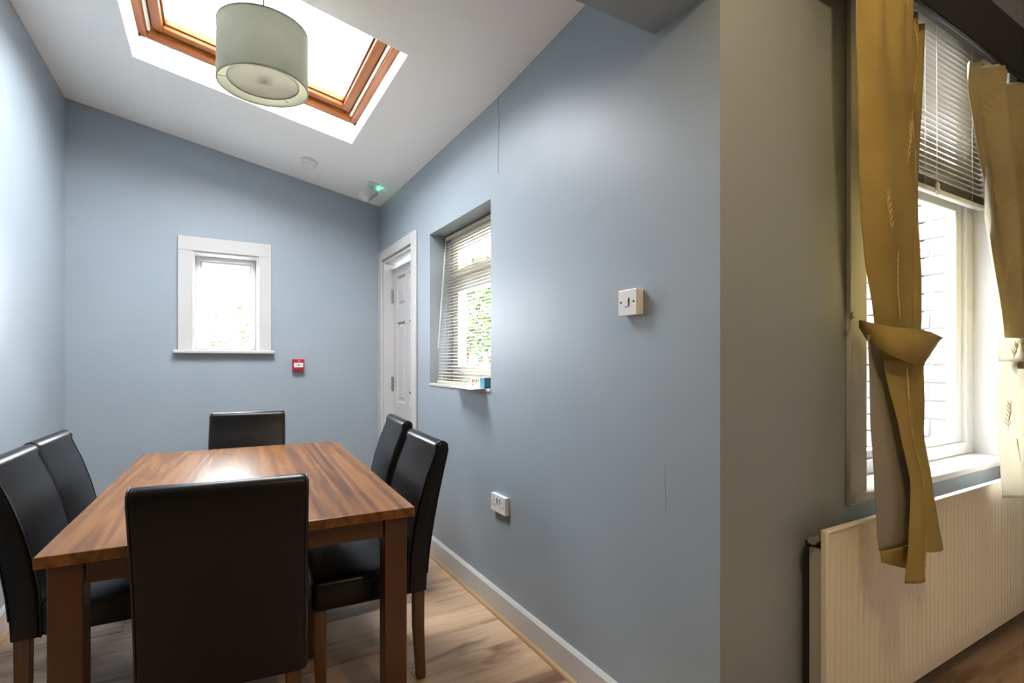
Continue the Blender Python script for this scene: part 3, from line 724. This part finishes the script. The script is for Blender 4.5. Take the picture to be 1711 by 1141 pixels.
def sprigs(parent, surf, spots, name='embroidery'):
    mb = MB()
    for (s0, z0_, hgt, lean) in spots:
        def pt(u, w_):
            e = surf(min(.99, max(.01, s0+u)), z0_+w_); return e + Vector((0, -.0022, 0))
        stem = [(lean*t*.05*math.sin(2.2*t), hgt*(t-.5)) for t in [k/6 for k in range(7)]]
        mb.tube([pt(a, b) for a, b in stem], .0009, 4)
        for k in range(1, 7):
            a, b = stem[k]; a += .004*math.sin(k*2.1)
            for sd_ in (-1, 1):
                L = .020*(1-.06*k)
                q = [pt(a, b), pt(a+sd_*L*.9, b+.010), pt(a+sd_*L*1.7, b+.022)]
                mb.tube(q, [.0008, .0020, .0006], 4)
    o = obj(name, mb, 'thread', parent); o['kind'] = 'stuff'; return o

# left curtain -----------------------------------------------------------
lc = thing('curtain', 'gold embroidered curtain left of the bright window, tied back to a wall hook', 'curtain', (0, 0, 0), 0, 'gold curtains at the tall window')
up = [(2.46, 1.655, 2.205), (2.25, 1.655, 2.205), (1.87, 1.682, 2.190), (1.70, 1.706, 2.190), (1.58, 1.734, 2.188), (1.40, 1.795, 2.165), (1.24, 1.835, 2.120)]
def yup(s_, z):
    g = sm01(1.9, 1.28, z)
    edge = .60 + .06*sm01(2.4, 1.6, z)
    pl_ = -.050*math.sin(math.pi*min(1, s_/edge))*(1-.8*g) if s_ < edge else 0
    rest = .030*sm01(edge-.02, edge+.05, s_) - .018*math.sin(math.pi*max(0, (s_-edge)/(1-edge)))
    pleat = .016*math.sin(s_*2*math.pi*4.5)*sm01(2.1, 2.46, z)
    rip = .016*math.sin(s_*11+z*2.0)*(1-g*.5)
    return .835 + pl_ + rest*(1-.6*g) + pleat + rip
main, surfU = cloth('drape', up, yup, 'gold', lc)
sprigs(main, surfU, [(.50, 1.95, .12, 1), (.20, 1.70, .11, -1), (.82, 2.22, .10, 1), (.86, 2.36, .08, -1), (.84, 1.92, .10, 1), (.30, 1.52, .12, 1), (.84, 1.66, .10, -1), (.42, 2.41, .07, 1), (.78, 2.05, .08, -1), (.36, 1.42, .09, -1)])
lo = [(1.257, 1.788, 2.035), (1.227, 1.795, 2.027), (1.032, 1.807, 2.013), (0.881, 1.824, 2.054), (0.698, 1.785, 2.079), (0.594, 1.77, 2.101)]
YLO = [(1.257, .80), (1.227, .80), (1.032, .77), (.881, .755), (.698, .745), (.5, .745)]
YLI = [(1.332, .84), (1.228, .835), (1.076, .815), (.90, .795), (.723, .785), (.5, .785)]
def ylo(s_, z):
    f = sm01(1.25, .9, z)
    a = -.022*math.sin(math.pi*min(1, s_/.36)) if s_ < .36 else 0
    return lerp_table(YLO, z)[0] + f*(a + .026*sm01(.33, .42, s_) - .014*math.sin(math.pi*max(0, (s_-.40)/.60))) + .006*math.sin(s_*9+z*6)
low, surfL = cloth('drape', lo, ylo, 'gold', lc, 50, 50, zbot=lambda s_: .0 if s_ < .36 else .055*sm01(.36, .40, s_)-.03*(s_-.4))
sprigs(low, surfL, [(.42, 1.16, .10, 1), (.34, .97, .11, -1), (.20, .90, .09, 1), (.16, .66, .10, 1), (.40, 1.06, .06, -1)])
li = [(1.332, 1.759, 1.929), (1.228, 1.756, 1.916), (1.076, 1.72, 1.94), (0.9, 1.706, 1.966), (0.723, 1.712, 1.942), (0.682, 1.726, 1.936)]
ln, sL = cloth('lining', li, lambda s_, z: .002 + lerp_table(YLI, z)[0] - .012*s_ + .006*math.sin(s_*3.1+z*4), 'lining', lc, 24, 40)
hem = [(0.684, 1.725, 1.876), (0.648, 1.732, 1.876)]
cloth('hem', hem, lambda s_, z: .784 - .012*s_ + .006*math.sin(s_*3.1+.66*4), 'gold', lc, 24, 4, zbot=lambda s_: -.045*s_)
# tieback band: (top, bottom) pairs along its length, in metres
tbk = thing('curtain_tieback', 'gold cloth tieback holding the left curtain to the hook', 'tieback', (0, 0, 0), 0, 'curtain tiebacks')
tops = [(1.839, 0.900, 1.386), (1.790, 0.860, 1.377), (1.756, 0.810, 1.365), (1.782, 0.772, 1.353), (1.863, 0.760, 1.351), (1.995, 0.768, 1.346), (2.163, 0.800, 1.334)]
bots = [(1.839, 0.900, 1.364), (1.793, 0.860, 1.328), (1.748, 0.810, 1.297), (1.746, 0.772, 1.271), (1.825, 0.760, 1.250), (1.946, 0.768, 1.237), (2.158, 0.800, 1.328)]
mb = MB(); mb.rings([[Vector(p) for p in tops], [Vector(a)*.5+Vector(b)*.5+Vector((0, -.006, 0)) for a, b in zip(tops, bots)], [Vector(p) for p in bots]], False, False)
bnd = obj('band', mb, 'gold', tbk, 80); md = bnd.modifiers.new('thickness', 'SOLIDIFY'); md.thickness = .004; md.offset = 0
mb = MB(); mb.rings([[Vector((2.163, .800, 1.334)), Vector((2.153, .875, 1.334)), Vector((2.0, .902, 1.35)), Vector((1.9, .905, 1.365)), Vector(tops[0])],
                     [Vector((2.160, .801, 1.326)), Vector((2.143, .875, 1.274)), Vector((2.0, .902, 1.28)), Vector((1.9, .905, 1.32)), Vector(bots[0])]], False, False)
bb = obj('band', mb, 'gold', tbk, 80); md = bb.modifiers.new('thickness', 'SOLIDIFY'); md.thickness = .004; md.offset = 0
hk = thing('curtain_hook', 'small tarnished metal tieback hook on the window casing', 'hook', (1.897, YW-.016, 1.400))
obj('hook_plate', MB().lathe([(.0005, .004), (.010, .003), (.012, 0), (.0005, 0)], 14, Matrix.Rotation(R(90), 4, 'X')), 'brass', hk, 40)
obj('hook_arm', MB().tube([(0, 0, 0), (-.02, -.014, -.003), (-.06, -.028, -.012), (-.085, -.036, -.012), (-.092, -.040, .002), (-.088, -.042, .012)], .0028, 8), 'brass', hk, 60)

# right curtain ----------------------------------------------------------
rc = thing('curtain', 'gold curtain at the right picture edge, window light painted into its paler cloth', 'curtain', (0, 0, 0), 0, 'gold curtains at the tall window')
ur = [(2.45, 2.610, 3.46), (2.34, 2.590, 3.46), (2.20, 2.650, 3.44), (2.09, 2.700, 3.42), (1.99, 2.760, 3.40), (1.75, 2.805, 3.34), (1.40, 2.830, 3.26), (1.22, 2.840, 3.22)]
def yur(s_, z):
    g = sm01(1.9, 1.3, z)
    w_ = .030*math.sin(s_*2*math.pi*3.2+.6) + .012*math.sin(s_*2*math.pi*7+z)
    pleat = .014*math.sin(s_*2*math.pi*11)*sm01(2.3, 2.44, z)
    return .845 + w_*(1-.45*g) + pleat - .03*g
mr, surfR = cloth('drape', ur, yur, 'gold_lit', rc)
sprigs(mr, surfR, [(.12, 2.27, .10, 1), (.14, 1.93, .10, -1), (.30, 1.75, .10, 1), (.10, 1.62, .1, 1), (.26, 2.05, .09, -1), (.22, 1.48, .09, 1)])
ul = [(2.17, 2.745, 2.76), (2.00, 2.752, 2.83), (1.85, 2.756, 2.87), (1.71, 2.825, 2.90), (1.56, 2.882, 2.93), (1.22, 2.895, 2.95)]
cloth('lining', ul, lambda s_, z: .870 - .01*s_ + .005*math.sin(s_*5+z*5), 'cream_lit', rc, 20, 40)
lr = [(1.28, 2.765, 3.20), (1.07, 2.735, 3.18), (.95, 2.765, 3.20), (.82, 2.816, 3.24), (.68, 2.850, 3.30)]
def ylr(s_, z): return .822 + .020*math.sin(s_*2*math.pi*2.4+1.2) + .006*math.sin(s_*17+z*4)
m2, surfR2 = cloth('drape', lr, ylr, 'cream_lit', rc, 50, 40)  # lower drape takes the cream that has window light painted in
sprigs(m2, surfR2, [(.14, 1.02, .10, 1), (.30, .86, .1, -1)])
tr_ = [(1.345, 2.700, 3.30), (1.250, 2.712, 3.30)]
tb2 = thing('curtain_tieback', 'cloth tieback around the right curtain, window light painted in as cream', 'tieback', (0, 0, 0), 0, 'curtain tiebacks')
bo2, sT = cloth('band', tr_, lambda s_, z: .785 + .03*(2*s_-1)**4, 'cream_lit', tb2, 24, 6, .004)
sprigs(bo2, sT, [(.14, 1.29, .05, 1), (.30, 1.29, .05, -1)])

# ------------------------------------------------------------------ outside
ob = struct('wall_outside', MB().box(FX1+.006, FX1+.10, YW+.325, 3.4, 0, 3.4).box(FX1-.008, FX1-.001, YG+.072, YW+.3245, FZ0, FZ1), 'mortar')
bmh, bml = .085, .205
bmesh_l = MB().box(-.004, .009, 0, bml, 0, bmh).bevel(.004, 1).mesh('brick', 'brick')
bmesh_s = MB().box(-.004, .009, 0, bml/2-.005, 0, bmh).bevel(.004, 1).mesh('brick', 'brick')
for rrow in range(4, 30):
    z = rrow*(bmh+.010); yy = YG+.074; first = rrow % 2
    for k in range(5):
        short = (k == 0 and first)
        o = link('brick', bmesh_s if short else bmesh_l, ob); o.location = (FX1-.010+random.uniform(-.002, .002), yy, z)
        yy += (bml/2-.005 if short else bml) + .010
struct('ground', MB().box(-30, 30, -12, 40, -.4, -.12), 'paving')
def tree(name, label, loc, crown, nleaf, seed, leafsize=.07, trunk=.06):
    rnd = random.Random(seed); t = thing(name, label, 'tree' if 'tree' in name else 'shrub', loc, 0, 'garden plants outside the windows')
    mb = MB(); cl = []
    for (cx_, cy_, cz_, rx, rz) in crown:
        for _ in range(nleaf):
            while True:
                p = Vector((rnd.uniform(-1, 1), rnd.uniform(-1, 1), rnd.uniform(-1, 1)))
                if .25 < p.length < 1: break
            p = Vector((cx_+p.x*rx, cy_+p.y*rx, cz_+p.z*rz))
            d = Vector((rnd.gauss(0, 1), rnd.gauss(0, 1), rnd.gauss(0, .6))).normalized(); e = d.cross(Vector((rnd.gauss(0, 1), rnd.gauss(0, 1), rnd.gauss(0, 1)))).normalized()
            a = leafsize*rnd.uniform(.6, 1.3)
            mb.poly([p-d*a, p+e*a*.4, p+d*a, p-e*a*.4])
    f = obj('foliage', mb, 'leaf', t); f['kind'] = 'stuff'
    mt = MB(); zt = max(c[2] for c in crown)
    mt.tube([(0, 0, 0), (.02, .01, zt*.5), (0, 0, zt)], [trunk, trunk*.7, trunk*.3], 8)
    for (cx_, cy_, cz_, rx, rz) in crown: mt.tube([(.01, .005, cz_*.45), (cx_*.6, cy_*.6, cz_*.8), (cx_, cy_, cz_)], [trunk*.5, trunk*.35, trunk*.15], 6)
    obj('trunk', mt, 'bark', t)
    return t
tree('garden_tree', 'leafy green garden tree seen through the side window blind', (3.6, 7.8, -.12), [(0, 0, 2.2, .9, .75), (.7, .2, 1.9, .7, .6), (-.5, .3, 1.75, .6, .5), (.3, -.2, 2.7, .5, .4)], 900, 1)
tree('garden_shrub', 'low green shrub seen through the side window blind', (6.2, 10.4, -.12), [(0, 0, 1.1, .7, .8), (.6, .1, 1.3, .6, .9)], 900, 2)
tree('garden_shrub', 'pale leafy shrub faintly seen through the small end wall window', (.30, 7.2, -.12), [(0, 0, 1.4, .55, .75), (.4, .2, 1.6, .4, .6), (-.45, .1, 1.2, .4, .6)], 500, 3, .05)
